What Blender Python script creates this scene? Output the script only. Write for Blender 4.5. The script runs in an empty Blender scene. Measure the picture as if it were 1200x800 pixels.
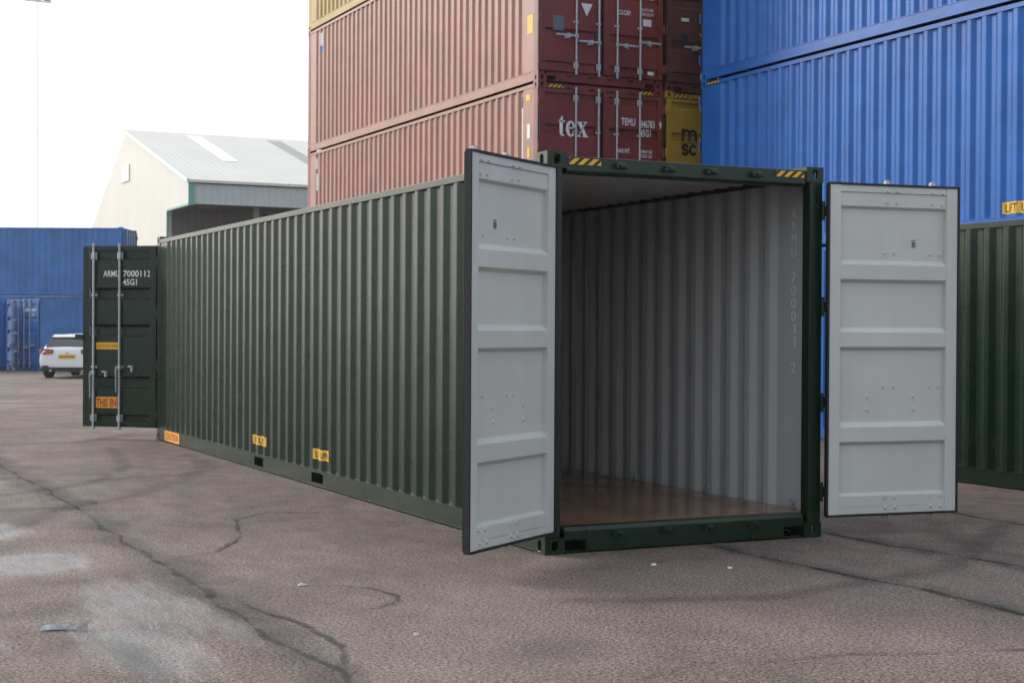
import bpy, bmesh, math, random
from mathutils import Vector, Matrix, noise
R = math.radians
random.seed(7)
S = bpy.context.scene
COL = S.collection

# ------------------------------------------------------------------ camera
CAM = Vector((-4.996, -9.701, 1.6257))
YAW, PITCH, ROLL = .453173, -.0087695, .0058055
f = Vector((math.sin(YAW)*math.cos(PITCH), math.cos(YAW)*math.cos(PITCH), math.sin(PITCH)))
r = Vector((math.cos(YAW), -math.sin(YAW), 0)); u = r.cross(f)
r2 = r*math.cos(ROLL)+u*math.sin(ROLL); u2 = -r*math.sin(ROLL)+u*math.cos(ROLL)
cd = bpy.data.cameras.new('camera'); cam = bpy.data.objects.new('camera', cd); COL.objects.link(cam)
M = Matrix.Identity(4)
for i in range(3):
    M[i][0] = r2[i]; M[i][1] = u2[i]; M[i][2] = -f[i]; M[i][3] = CAM[i]
cam.matrix_world = M
cd.sensor_width = 36; cd.lens = 1787.8/1200*36; cd.clip_start = .1; cd.clip_end = 2000
cd.dof.use_dof = True; cd.dof.focus_distance = 11.5; cd.dof.aperture_fstop = 6.3
S.camera = cam

# ------------------------------------------------------------------ world, sun, exposure
SUN_AZ, SUN_EL = R(-34), R(24)          # azimuth from +Y (negative: towards -X), elevation
wd = bpy.data.worlds.new('World'); S.world = wd; wd.use_nodes = True
nt = wd.node_tree; nt.nodes.clear()
def N(nt, t, **k):
    n = nt.nodes.new(t)
    for a, v in k.items():
        if a in n.bl_rna.properties: setattr(n, a, v)
    return n
sky = N(nt, 'ShaderNodeTexSky'); sky.sky_type = 'NISHITA'; sky.sun_disc = False
sky.sun_elevation = SUN_EL; sky.sun_rotation = SUN_AZ; sky.dust_density = 4; sky.air_density = 1.2
bg = N(nt, 'ShaderNodeBackground'); bg.inputs[1].default_value = .1
# thin bright overcast over the sky texture, in soft uneven clouds
tc = N(nt, 'ShaderNodeTexCoord'); cn = N(nt, 'ShaderNodeTexNoise'); cn.inputs['Scale'].default_value = 2.2; cn.inputs['Detail'].default_value = 5
nt.links.new(tc.outputs['Generated'], cn.inputs['Vector'])
cr = N(nt, 'ShaderNodeMapRange'); cr.inputs[1].default_value = .3; cr.inputs[2].default_value = .7; cr.inputs[3].default_value = .72; cr.inputs[4].default_value = .95
nt.links.new(cn.outputs['Fac'], cr.inputs[0])
# brighter towards the sun's side
dotn = N(nt, 'ShaderNodeVectorMath', operation='DOT_PRODUCT')
nt.links.new(tc.outputs['Generated'], dotn.inputs[0])
SD = Vector((math.sin(SUN_AZ)*math.cos(SUN_EL), math.cos(SUN_AZ)*math.cos(SUN_EL), math.sin(SUN_EL)))
dotn.inputs[1].default_value = SD
gl = N(nt, 'ShaderNodeMapRange'); gl.inputs[1].default_value = -1; gl.inputs[2].default_value = 1; gl.inputs[3].default_value = 0; gl.inputs[4].default_value = 1
nt.links.new(dotn.outputs['Value'], gl.inputs[0])
gp = N(nt, 'ShaderNodeMath', operation='POWER'); gp.inputs[1].default_value = 5.0; nt.links.new(gl.outputs[0], gp.inputs[0])
gm = N(nt, 'ShaderNodeMapRange'); gm.inputs[3].default_value = 11.0; gm.inputs[4].default_value = 26
nt.links.new(gp.outputs[0], gm.inputs[0])
cw = N(nt, 'ShaderNodeMix', data_type='RGBA'); nt.links.new(gp.outputs[0], cw.inputs[0])
cw.inputs[6].default_value = (.88, .965, 1.06, 1); cw.inputs[7].default_value = (1.0, .985, .955, 1)
cc = N(nt, 'ShaderNodeVectorMath', operation='SCALE'); nt.links.new(cw.outputs[2], cc.inputs[0])
nt.links.new(gm.outputs[0], cc.inputs['Scale'])
mx = N(nt, 'ShaderNodeMix', data_type='RGBA'); nt.links.new(cr.outputs[0], mx.inputs[0])
nt.links.new(sky.outputs[0], mx.inputs[6]); nt.links.new(cc.outputs[0], mx.inputs[7])
nt.links.new(mx.outputs[2], bg.inputs[0])
wo = N(nt, 'ShaderNodeOutputWorld'); nt.links.new(bg.outputs[0], wo.inputs[0])
sl = bpy.data.lights.new('sun', 'SUN'); sl.energy = 2.2; sl.angle = R(16); sl.color = (1, .96, .9)
so = bpy.data.objects.new('sun', sl); COL.objects.link(so)
so.rotation_euler = SD.to_track_quat('Z', 'Y').to_euler(); so.location = (0, 0, 40)
S.view_settings.view_transform = 'Standard'; S.view_settings.look = 'None'
S.view_settings.gamma = 1; S.view_settings.exposure = 0.0; S.view_settings.use_curve_mapping = False

# ------------------------------------------------------------------ materials
def base_mat(name):
    m = bpy.data.materials.new(name); m.use_nodes = True
    t = m.node_tree; b = t.nodes['Principled BSDF']; return m, t, b
def noise_node(t, scale, detail=4, rough=.55, coord=None, stretch=None):
    if coord is None:
        c = t.nodes.get('TC') or N(t, 'ShaderNodeTexCoord'); c.name = 'TC'; coord = c.outputs['Object']
    if stretch:
        mp = N(t, 'ShaderNodeMapping'); mp.inputs['Scale'].default_value = stretch
        t.links.new(coord, mp.inputs[0]); coord = mp.outputs[0]
    n = N(t, 'ShaderNodeTexNoise'); n.inputs['Scale'].default_value = scale
    n.inputs['Detail'].default_value = detail; n.inputs['Roughness'].default_value = rough
    t.links.new(coord, n.inputs['Vector']); return n.outputs['Fac']
def ramp(t, fac, a, b, lo=0., hi=1.):
    m = N(t, 'ShaderNodeMapRange'); m.clamp = True
    m.inputs[1].default_value = a; m.inputs[2].default_value = b; m.inputs[3].default_value = lo; m.inputs[4].default_value = hi
    t.links.new(fac, m.inputs[0]); return m.outputs[0]
def mix(t, fac, a, b, blend='MIX'):
    m = N(t, 'ShaderNodeMix', data_type='RGBA'); m.blend_type = blend
    for s, v in ((0, fac), (6, a), (7, b)):
        if hasattr(v, 'links'): t.links.new(v, m.inputs[s])
        elif isinstance(v, (int, float)): m.inputs[s].default_value = v
        else: m.inputs[s].default_value = (*v, 1)
    return m.outputs[2]
def math_(t, op, a, b=None):
    m = N(t, 'ShaderNodeMath', operation=op)
    for i, v in enumerate((a, b)):
        if v is None: continue
        if hasattr(v, 'links'): t.links.new(v, m.inputs[i])
        else: m.inputs[i].default_value = v
    return m.outputs[0]
def bump(t, b, h, strength=.3, dist=.01):
    n = N(t, 'ShaderNodeBump'); n.inputs['Strength'].default_value = strength; n.inputs['Distance'].default_value = dist
    t.links.new(h, n.inputs['Height']); t.links.new(n.outputs[0], b.inputs['Normal'])
def paint(name, c, rough=.4, worn=.25, rust=0., dents=.0015, spec=.5, chalk=0.):
    """painted steel: tone mottling, vertical dirt runs, a few chips"""
    m, t, b = base_mat(name)
    n1 = ramp(t, noise_node(t, 1.3, 5), .3, .7)
    dark = tuple(x*(1-worn) for x in c); lite = tuple(min(1, x*(1+worn*.5)+.012*worn) for x in c)
    col = mix(t, n1, dark, lite)
    runs = ramp(t, noise_node(t, 3.0, 4, .6, stretch=(4, 4, .25)), .5, .78, 0, .55*worn*2)
    col = mix(t, runs, col, tuple(x*.5+.03 for x in c))
    if chalk: col = mix(t, ramp(t, noise_node(t, 2.2, 5, stretch=(1, 1, .4)), .3, .7, chalk*.6, chalk), col, (.58, .46, .38))
    if rust > .05:
        rs = ramp(t, noise_node(t, 7, 9, .74), .665, .70, 0, min(1, rust*2))
        col = mix(t, rs, col, (.10, .035, .018))
        sc = ramp(t, noise_node(t, 14, 3, .5, stretch=(.3, .3, 3)), .72, .75, 0, rust*.5)
        col = mix(t, sc, col, tuple(min(1, x*1.3+.12) for x in c))
    t.links.new(col, b.inputs['Base Color'])
    t.links.new(ramp(t, noise_node(t, 1.5, 3), .3, .7, rough-.02, rough+.05), b.inputs['Roughness'])
    b.inputs['Specular IOR Level'].default_value = spec
    h = math_(t, 'ADD', noise_node(t, 1.7, 2), math_(t, 'MULTIPLY', noise_node(t, 260, 2), .004))
    bump(t, b, h, .5, dents*6)
    return m
def plain(name, c, rough=.5, metal=0., var=.12, scale=20):
    m, t, b = base_mat(name)
    n = ramp(t, noise_node(t, scale, 4), .3, .7)
    t.links.new(mix(t, n, tuple(x*(1-var) for x in c), tuple(min(1, x*(1+var)) for x in c)), b.inputs['Base Color'])
    b.inputs['Roughness'].default_value = rough; b.inputs['Metallic'].default_value = metal
    return m
MT = dict(
    green=paint('dark green paint', (.006, .0205, .0105), .27, .08, spec=.36, dents=.002),
    grey=paint('light grey paint', (.54, .545, .53), .42, .08, .09, dents=.002), grey_shaded=paint('shaded light grey paint', (.47, .48, .485), .28, .06, .0, dents=.002),  # second grey is the door paint with interior shade put into its colour
    red=paint('maroon paint', (.19, .026, .020), .42, .3, .35, chalk=.0),
    redside=paint('faded maroon paint with glare', (.25, .056, .034), .36, .3, .35, chalk=.15, dents=.003),  # paler copy of maroon: chalky fading, plus sky gloss and glare in the colour
    maroon=paint('brown maroon paint', (.09, .018, .016), .5, .3, .4),
    yellow=paint('ochre yellow paint', (.36, .215, .015), .45, .3, .45),
    blue=paint('bright blue paint', (.007, .105, .40), .32, .2, .22, spec=.3, dents=.002),
    blue2=paint('weathered blue paint', (.03, .15, .42), .5, .25, .3),
    blue3=paint('clean blue paint', (.02, .16, .5), .45, .15, .1),
    zinc=plain('galvanised steel', (.42, .45, .47), .42, .35, .25, 30),
    rubber=plain('black rubber', (.012, .012, .014), .6),
    dark=plain('black underside', (.01, .01, .01), .8),
    yl=plain('yellow decal', (.75, .42, .01), .5, 0, .1, 12),
    orange=plain('orange decal', (.85, .36, .01), .5, 0, .15, 12),
    blackdecal=plain('black decal', (.012, .012, .013), .5),
    reddecal=plain('red lettering', (.35, .06, .01), .5),
    white=plain('white lettering', (.72, .72, .72), .5, 0, .12, 8),
    plate=plain('steel data plate', (.13, .16, .18), .4, .4, .2),
    teal=plain('teal trim paint', (.11, .32, .26), .4),
    inkgrey=plain('grey lettering', (.75, .76, .77), .5),
    paper=plain('paper label', (.65, .66, .66), .6),
    concrete=plain('chalky dust', (.5, .5, .5), .9),
)
def wood_floor():
    m, t, b = base_mat('plywood floor')
    n = noise_node(t, 6, 6, .6, stretch=(1, .12, 1)); n2 = noise_node(t, 1.4, 4)
    col = mix(t, ramp(t, n, .3, .7), (.13, .058, .026), (.25, .125, .06))
    col = mix(t, ramp(t, n2, .45, .75, 0, .6), col, (.26, .17, .10))
    tcn = t.nodes['TC']; sx = N(t, 'ShaderNodeSeparateXYZ'); t.links.new(tcn.outputs['Object'], sx.inputs[0])
    for ax, per in ((0, 1.16), (1, 2.4)):
        fr = math_(t, 'FRACT', math_(t, 'DIVIDE', sx.outputs[ax], per))
        ln = math_(t, 'LESS_THAN', fr, .006/per)
        col = mix(t, ln, col, (.02, .012, .008))
    t.links.new(col, b.inputs['Base Color'])
    t.links.new(ramp(t, noise_node(t, 3, 5), .3, .7, .08, .30), b.inputs['Roughness'])
    bump(t, b, noise_node(t, 3, 2), .15, .01)
    return m
MT['ply'] = wood_floor()
def asphalt():
    m, t, b = base_mat('worn asphalt')
    col = mix(t, ramp(t, noise_node(t, .55, 6, .6), .32, .68), (.090, .067, .058), (.160, .119, .104))
    mo = ramp(t, noise_node(t, 2.6, 9, .72, stretch=(1.3, .8, 1)), .36, .64, .70, 1.30)
    cm0 = N(t, 'ShaderNodeMix', data_type='RGBA'); cm0.blend_type = 'MULTIPLY'; cm0.inputs[0].default_value = 1
    t.links.new(col, cm0.inputs[6]); t.links.new(mo, cm0.inputs[7]); col = cm0.outputs[2]
    col = mix(t, ramp(t, noise_node(t, .16, 3, .5), .42, .62, 0, .45), col, (.215, .168, .150))
    # aggregate: light and dark stones
    a1 = ramp(t, noise_node(t, 48, 5, .9), .41, .59, .05, 2.05)
    cm = N(t, 'ShaderNodeMix', data_type='RGBA'); cm.blend_type = 'MULTIPLY'; cm.inputs[0].default_value = 1
    t.links.new(col, cm.inputs[6]); t.links.new(a1, cm.inputs[7]); col = cm.outputs[2]
    vo = N(t, 'ShaderNodeTexVoronoi'); vo.inputs['Scale'].default_value = 62; t.links.new(t.nodes['TC'].outputs['Object'], vo.inputs['Vector'])
    stone = ramp(t, vo.outputs['Distance'], .12, .3, 1, 0)
    pick = N(t, 'ShaderNodeSeparateColor'); t.links.new(vo.outputs['Color'], pick.inputs[0])
    sel = ramp(t, pick.outputs[0], .74, .80)
    col = mix(t, math_(t, 'MULTIPLY', math_(t, 'MULTIPLY', stone, sel), .8), col, (.44, .40, .38))
    seld = ramp(t, pick.outputs[1], .68, .74)
    col = mix(t, math_(t, 'MULTIPLY', math_(t, 'MULTIPLY', stone, seld), .8), col, (.03, .028, .03))
    # oil-dark patches and damp
    col = mix(t, ramp(t, noise_node(t, .9, 7, .65, stretch=(1, .6, 1)), .56, .72, 0, .45), col, (.062, .058, .060))
    # damp patches: silvery sheen painted in pale, ellipses broken up by noise
    tcn = t.nodes['TC'].outputs['Object']
    def ellipse(cx, cy, rx, ry, rot=0, edge=.35):
        mp = N(t, 'ShaderNodeMapping', vector_type='TEXTURE')
        mp.inputs['Location'].default_value = (cx, cy, 0); mp.inputs['Rotation'].default_value = (0, 0, rot); mp.inputs['Scale'].default_value = (rx, ry, 1)
        t.links.new(tcn, mp.inputs[0])
        ln = N(t, 'ShaderNodeVectorMath', operation='LENGTH'); t.links.new(mp.outputs[0], ln.inputs[0])
        return ramp(t, ln.outputs['Value'], edge, 1.0, 1, 0)
    tot = None
    for e in SHEEN_PATCHES:
        v = math_(t, 'MULTIPLY', ellipse(*e[:5]), e[5])
        tot = v if tot is None else math_(t, 'MAXIMUM', tot, v)
    sp = ramp(t, noise_node(t, 60, 3, .85), .50, .55); spl = noise_node(t, 2.4, 8, .8, stretch=(4.5, .55, 1))
    wh = ramp(t, math_(t, 'ADD', math_(t, 'MULTIPLY', spl, 3.4), math_(t, 'MULTIPLY', tot, .45)), 1.75, 2.3)
    wh = math_(t, 'MULTIPLY', wh, ramp(t, tot, 0, .35))
    wh = math_(t, 'MULTIPLY', wh, math_(t, 'ADD', math_(t, 'MULTIPLY', sp, .55), .0))
    col = mix(t, wh, col, (.50, .52, .54))
    tot_w = tot; tot = None
    for e in DARK_PATCHES:
        v = math_(t, 'MULTIPLY', ellipse(*e[:5], edge=.1), e[5])
        tot = v if tot is None else math_(t, 'MAXIMUM', tot, v)
    dk = math_(t, 'ADD', math_(t, 'MULTIPLY', noise_node(t, 26, 5, .7), .8), math_(t, 'MULTIPLY', tot, .55))
    col = mix(t, math_(t, 'MULTIPLY', ramp(t, dk, .5, .95), ramp(t, tot, 0, .4)), col, (.045, .048, .05))
    t.links.new(col, b.inputs['Base Color'])
    rg = ramp(t, noise_node(t, .8, 5), .35, .7, .62, .92)
    wet = math_(t, 'MULTIPLY', ramp(t, math_(t, 'ADD', tot_w, math_(t, 'MULTIPLY', noise_node(t, 3.5, 4), .5)), .55, .95), .42)
    t.links.new(math_(t, 'SUBTRACT', rg, wet), b.inputs['Roughness'])
    b.inputs['Specular IOR Level'].default_value = .35
    h = math_(t, 'ADD', noise_node(t, 75, 3, .7), math_(t, 'MULTIPLY', noise_node(t, 2.5, 4), .8))
    h = math_(t, 'ADD', h, math_(t, 'MULTIPLY', stone, .12))
    bump(t, b, h, .7, .010)
    return m
# (x, y, rx, ry, rot, weight)
SHEEN_PATCHES = [(-3.05, -.75, .42, 1.3, 0, 1.), (-3.28, -1.9, .38, 1.2, .05, 1.), (-3.35, 1.1, .55, .75, 0, .8), (-3.5, 2.9, .55, .8, 0, .9),
                 (-4.1, -1.5, .35, .6, 0, .6), (-2.75, -1.5, .12, 1.1, 0, .9)]
DARK_PATCHES = [(-3.38, -2.2, .16, .9, 0, .9), (-3.6, 1.9, .7, .35, .3, .45), (-3.3, .2, .9, .35, 0, .4), (-.3, -1.9, .9, .5, .2, .4), (.5, -.5, 1.5, .35, 0, .35), (-1.5, -2.9, .9, .5, .5, .5)]
MT['asphalt'] = asphalt()
def crack_mat(name, c, soft, hi):
    m, t, b = base_mat(name)
    uv = N(t, 'ShaderNodeUVMap'); sx = N(t, 'ShaderNodeSeparateXYZ'); t.links.new(uv.outputs[0], sx.inputs[0])
    e = math_(t, 'MULTIPLY', math_(t, 'SUBTRACT', .5, math_(t, 'ABSOLUTE', math_(t, 'SUBTRACT', sx.outputs[1], .5))), 2)
    n = noise_node(t, 42, 6, .85); n2 = noise_node(t, 2.2, 3, .6)
    s = math_(t, 'ADD', e, math_(t, 'MULTIPLY', math_(t, 'SUBTRACT', n, .5), 5))
    s = math_(t, 'ADD', s, math_(t, 'MULTIPLY', math_(t, 'SUBTRACT', n2, .5), 4))
    a = math_(t, 'MULTIPLY', ramp(t, s, .55-soft, .55+soft), hi)
    a = math_(t, 'MULTIPLY', a, ramp(t, e, 0, .2))
    b.inputs['Base Color'].default_value = (*c, 1); b.inputs['Roughness'].default_value = .85
    t.links.new(a, b.inputs['Alpha'])
    return m
MT['crack'] = crack_mat('tar filled crack', (.034, .034, .034), .25, .75)
MT['worn_band'] = crack_mat('worn dark band', (.055, .055, .055), .6, .38)
MT['tyre_mark'] = crack_mat('tyre mark', (.05, .047, .048), .9, .33)
def cladding(name, c, per, axis, dark=.85, rough=.55):
    m, t, b = base_mat(name)
    n = noise_node(t, .35, 4); sx = N(t, 'ShaderNodeSeparateXYZ'); t.links.new(t.nodes['TC'].outputs['Object'], sx.inputs[0])
    fr = math_(t, 'FRACT', math_(t, 'DIVIDE', sx.outputs[axis], per))
    tri = math_(t, 'ABSOLUTE', math_(t, 'SUBTRACT', fr, .5))
    col = mix(t, ramp(t, n, .3, .7), tuple(x*.9 for x in c), c)
    col = mix(t, ramp(t, tri, .42, .5, 0, 1), col, tuple(x*dark for x in c))
    t.links.new(col, b.inputs['Base Color']); b.inputs['Roughness'].default_value = rough
    bump(t, b, ramp(t, tri, .3, .5), .6, .03)
    return m

# ------------------------------------------------------------------ mesh helpers
class MB:
    def __init__(s, T=None): s.v = []; s.f = []; s.m = []; s.T = T
    def add(s, vs, fs, mi=0):
        k = len(s.v)
        s.v += [tuple(s.T @ Vector(p)) if s.T else tuple(p) for p in vs]
        for i, q in enumerate(fs):
            s.f.append([k+a for a in q]); s.m.append(mi[i] if isinstance(mi, (list, tuple)) else mi)
        return s
    def box(s, x0, x1, y0, y1, z0, z1, mi=0):
        vs = [(x, y, z) for x in (x0, x1) for y in (y0, y1) for z in (z0, z1)]
        return s.add(vs, [(0, 1, 3, 2), (4, 6, 7, 5), (0, 4, 5, 1), (2, 3, 7, 6), (0, 2, 6, 4), (1, 5, 7, 3)], mi)
    def prism(s, poly, a, b, axis, mi=0):
        """poly: 2D points in the two other axes (cyclic order), extruded a..b along axis"""
        def P(p, t):
            return {0: (t, p[0], p[1]), 1: (p[0], t, p[1]), 2: (p[0], p[1], t)}[axis]
        n = len(poly); vs = [P(p, a) for p in poly]+[P(p, b) for p in poly]
        fs = [tuple(range(n))[::-1], tuple(range(n, 2*n))]+[(i, (i+1) % n, n+(i+1) % n, n+i) for i in range(n)]
        return s.add(vs, fs, mi)
    def tube(s, p, q, rad, n=10, mi=0, rad2=None):
        p, q = Vector(p), Vector(q); d = (q-p).normalized(); a = d.orthogonal().normalized(); c = d.cross(a)
        rad2 = rad if rad2 is None else rad2
        vs = [p+(a*math.cos(2*math.pi*i/n)+c*math.sin(2*math.pi*i/n))*rad for i in range(n)]
        vs += [q+(a*math.cos(2*math.pi*i/n)+c*math.sin(2*math.pi*i/n))*rad2 for i in range(n)]
        fs = [(i, (i+1) % n, n+(i+1) % n, n+i) for i in range(n)]+[tuple(range(n))[::-1], tuple(range(n, 2*n))]
        return s.add(vs, fs, mi)
    def build(s, name, mats, parent=None, bevel=0, smooth=False, loc=None, rotz=None, normals=True):
        me = bpy.data.meshes.new(name); me.from_pydata(s.v, [], s.f)
        mats = mats if isinstance(mats, (list, tuple)) else [mats]
        for m in mats: me.materials.append(m)
        for p, mi in zip(me.polygons, s.m): p.material_index = mi
        if normals:
            bm = bmesh.new(); bm.from_mesh(me); bmesh.ops.recalc_face_normals(bm, faces=bm.faces); bm.to_mesh(me); bm.free()
        if smooth:
            for p in me.polygons: p.use_smooth = True
        o = bpy.data.objects.new(name, me); COL.objects.link(o)
        if parent: o.parent = parent
        if loc: o.location = loc
        if rotz is not None: o.rotation_euler[2] = rotz
        if bevel:
            b = o.modifiers.new('bevel', 'BEVEL'); b.width = bevel; b.segments = 2; b.limit_method = 'ANGLE'; b.angle_limit = R(35)
        return o
def tag(o, label=None, cat=None, group=None, kind=None):
    for k, v in (('label', label), ('category', cat), ('group', group), ('kind', kind)):
        if v: o[k] = v
    return o
def empty(name, loc, rotz=0):
    o = bpy.data.objects.new(name, None); COL.objects.link(o); o.location = loc; o.rotation_euler[2] = rotz
    o.empty_display_size = .3; return o

def text_mesh(body, size, sx=1., bold=0., spacing=1.):
    cu = bpy.data.curves.new('t', 'FONT'); cu.body = body; cu.size = size; cu.offset = bold; cu.space_character = spacing
    cu.align_x = 'LEFT'; cu.resolution_u = 3
    o = bpy.data.objects.new('t', cu); COL.objects.link(o)
    me = bpy.data.meshes.new_from_object(o.evaluated_get(bpy.context.evaluated_depsgraph_get()))
    bpy.data.objects.remove(o); bpy.data.curves.remove(cu)
    for v in me.vertices: v.co.x *= sx
    return me
def decal_mesh(me, fn, breaks=(), mats=(), name='marking', parent=None):
    """flat mesh in (u,v) bent onto a surface by fn(u,v)->xyz; cut at the u breaks first"""
    bm = bmesh.new(); bm.from_mesh(me)
    for bx in breaks:
        bmesh.ops.bisect_plane(bm, geom=bm.verts[:]+bm.edges[:]+bm.faces[:], plane_co=(bx, 0, 0), plane_no=(1, 0, 0))
    for v in bm.verts: v.co = fn(v.co.x, v.co.y)
    bm.to_mesh(me); bm.free(); me.name = name
    me.materials.clear()
    for m in mats: me.materials.append(m)
    o = bpy.data.objects.new(name, me); COL.objects.link(o); o.parent = parent
    return o
def poly_mesh(polys):
    me = bpy.data.meshes.new('p'); v = []; fs = []
    for p in polys:
        k = len(v); v += [(a, b, 0) for a, b in p]; fs.append(range(k, k+len(p)))
    me.from_pydata(v, [], [list(q) for q in fs]); return me
def shift(me, du, dv):
    for v in me.vertices: v.co.x += du; v.co.y += dv
    return me
def write(body, size, u0, v0, fn, mat, parent, sx=1., bold=0., breaks=(), name='lettering', spacing=1.):
    return decal_mesh(shift(text_mesh(body, size, sx, bold, spacing), u0, v0), fn, breaks, [mat], name, parent)
def width_of(me):
    xs = [v.co.x for v in me.vertices]; return max(xs)
def write_fit(body, u0, u1, v0, hgt, fn, mat, parent, bold=0., breaks=(), name='lettering'):
    """capital letters hgt high stretched to run from u0 to u1"""
    size = hgt/.70; me = text_mesh(body, size, 1, bold); w = width_of(me)
    for v in me.vertices: v.co.x *= (u1-u0)/w
    return decal_mesh(shift(me, u0, v0), fn, breaks, [mat], name, parent)
def patch(u0, u1, v0, v1, fn, mat, parent, breaks=(), name='sticker'):
    return decal_mesh(poly_mesh([[(u0, v0), (u1, v0), (u1, v1), (u0, v1)]]), fn, breaks, [mat], name, parent)
def hazard(u0, u1, v0, v1, fn, parent, lean=1., n=4):
    """black strip with leaning yellow bars"""
    patch(u0, u1, v0, v1, fn, MT['blackdecal'], parent, name='hazard_sticker')
    w = u1-u0; h = v1-v0; pit = w/(n-.4); polys = []
    off = .010
    for i in range(-1, n+1):
        a = u0+pit*i; b = a+pit*.55; e = h*.85*lean
        p = [(a, v0+off), (b, v0+off), (b+e, v1-off), (a+e, v1-off)]
        def clip(p, lim, sgn):
            out = []
            for k in range(len(p)):
                A, B = p[k], p[(k+1) % len(p)]
                ia, ib = (A[0]-lim)*sgn >= 0, (B[0]-lim)*sgn >= 0
                if ia: out.append(A)
                if ia != ib:
                    s_ = (lim-A[0])/(B[0]-A[0]); out.append((lim, A[1]+(B[1]-A[1])*s_))
            return out
        p = clip(p, u0+off, 1); p = clip(p, u1-off, -1) if p else p
        if len(p) > 2: polys.append(p)
    fn2 = lambda a, b: Vector(fn(a, b))+(Vector(fn(1, 0))-Vector(fn(0, 0))).cross(Vector(fn(0, 1))-Vector(fn(0, 0))).normalized()*.002
    decal_mesh(poly_mesh(polys), fn2, (), [MT['yl']], 'hazard_stripes', parent)

# ------------------------------------------------------------------ container parts
PIT, F1, SL, DEP = .278, .072, .068, .036
def corr_points(L, start=.42):
    """(y, depth 0..1) break points of the side corrugation"""
    n = int((L-2*start-F1)/PIT); a = (L-(n*PIT+F1))/2; pts = []
    pts.append((.09, 0))
    for i in range(n):
        y = a+i*PIT+F1
        pts += [(y, 0), (y+SL, 1), (y+SL+F1-.002, 1), (y+2*SL+F1-.002, 0)]
    pts.append((L-.09, 0)); return pts
def bends(o, w=.011):
    b = o.modifiers.new('bend', 'BEVEL'); b.width = w; b.segments = 3; b.limit_method = 'ANGLE'; b.angle_limit = R(12)
    for p in o.data.polygons: p.use_smooth = True
    b.harden_normals = False
    return o
def corr_depth(pts, y):
    for (a, da), (b, db) in zip(pts, pts[1:]):
        if a <= y <= b: return (da+(db-da)*(y-a)/(b-a) if b > a else da)*DEP
    return 0
def sheet(pts, z0, z1, place, th=.003):
    """closed corrugated sheet, outer skin material 0, inner skin material 1"""
    mb = MB(); n = len(pts); vs = []
    for off in (0, th):
        for (y, d) in pts: vs += [place(y, d*DEP+off, z0), place(y, d*DEP+off, z1)]
    fs = []; ms = []
    for i in range(n-1):
        fs.append((2*i, 2*i+2, 2*i+3, 2*i+1)); ms.append(0)
        k = 2*n; fs.append((k+2*i, k+2*i+1, k+2*i+3, k+2*i+2)); ms.append(1)
        fs.append((2*i+1, 2*i+3, k+2*i+3, k+2*i+1)); ms.append(0)
        fs.append((2*i, k+2*i, k+2*i+2, 2*i+2)); ms.append(0)
    for i in (0, n-1):
        fs.append((2*i, 2*i+1, 2*n+2*i+1, 2*n+2*i)); ms.append(0)
    mb.add(vs, fs, ms); return mb
def casting_mb(x0, y0, z0, sx, sy, sz, T=None):
    """hollow corner casting; sx, sy, sz point outwards; the three outer faces have holes"""
    A, B, C = .162, .178, .118
    mb = MB(T)
    def P(a, b, c): return (x0-sx*a if sx > 0 else x0+a, y0-sy*b if sy > 0 else y0+b, z0-sz*c if sz > 0 else z0+c)
    def rect_pts(w, h, n=4):
        p = [(w*i/n, 0) for i in range(n)]+[(w, h*i/n) for i in range(n)]+[(w-w*i/n, h) for i in range(n)]+[(0, h-h*i/n) for i in range(n)]
        return p
    def holed(w, h, hw, hh, fn, dep):
        rp = rect_pts(w, h); n = len(rp); hp = []
        for (a, b) in rp:
            ang = math.atan2((b-h/2)/h, (a-w/2)/w); ca, sa = math.cos(ang), math.sin(ang)
            k = (abs(ca)**3+abs(sa)**3)**(-1/3)
            hp.append((w/2+hw/2*ca*k, h/2+hh/2*sa*k))
        vs = [fn(a, b, 0) for a, b in rp]+[fn(a, b, 0) for a, b in hp]+[fn(a, b, dep) for a, b in hp]
        fs = [(i, (i+1) % n, n+(i+1) % n, n+i) for i in range(n)]+[(n+i, n+(i+1) % n, 2*n+(i+1) % n, 2*n+i) for i in range(n)]
        mb.add(vs, fs)
    holed(A, C, .05, .072, lambda a, c, d: P(a, d, c), .028)         # end face
    holed(B, C, .05, .078, lambda b, c, d: P(d, b, c), .028)         # side face
    holed(A, B, .062, .115, lambda a, b, d: P(a, b, d), .028)        # top or bottom face
    mb.add([P(A, 0, 0), P(A, B, 0), P(A, B, C), P(A, 0, C)], [(0, 1, 2, 3)])
    mb.add([P(0, B, 0), P(A, B, 0), P(A, B, C), P(0, B, C)], [(0, 1, 2, 3)])
    mb.add([P(0, 0, C), P(A, 0, C), P(A, B, C), P(0, B, C)], [(0, 1, 2, 3)])
    return mb

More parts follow.
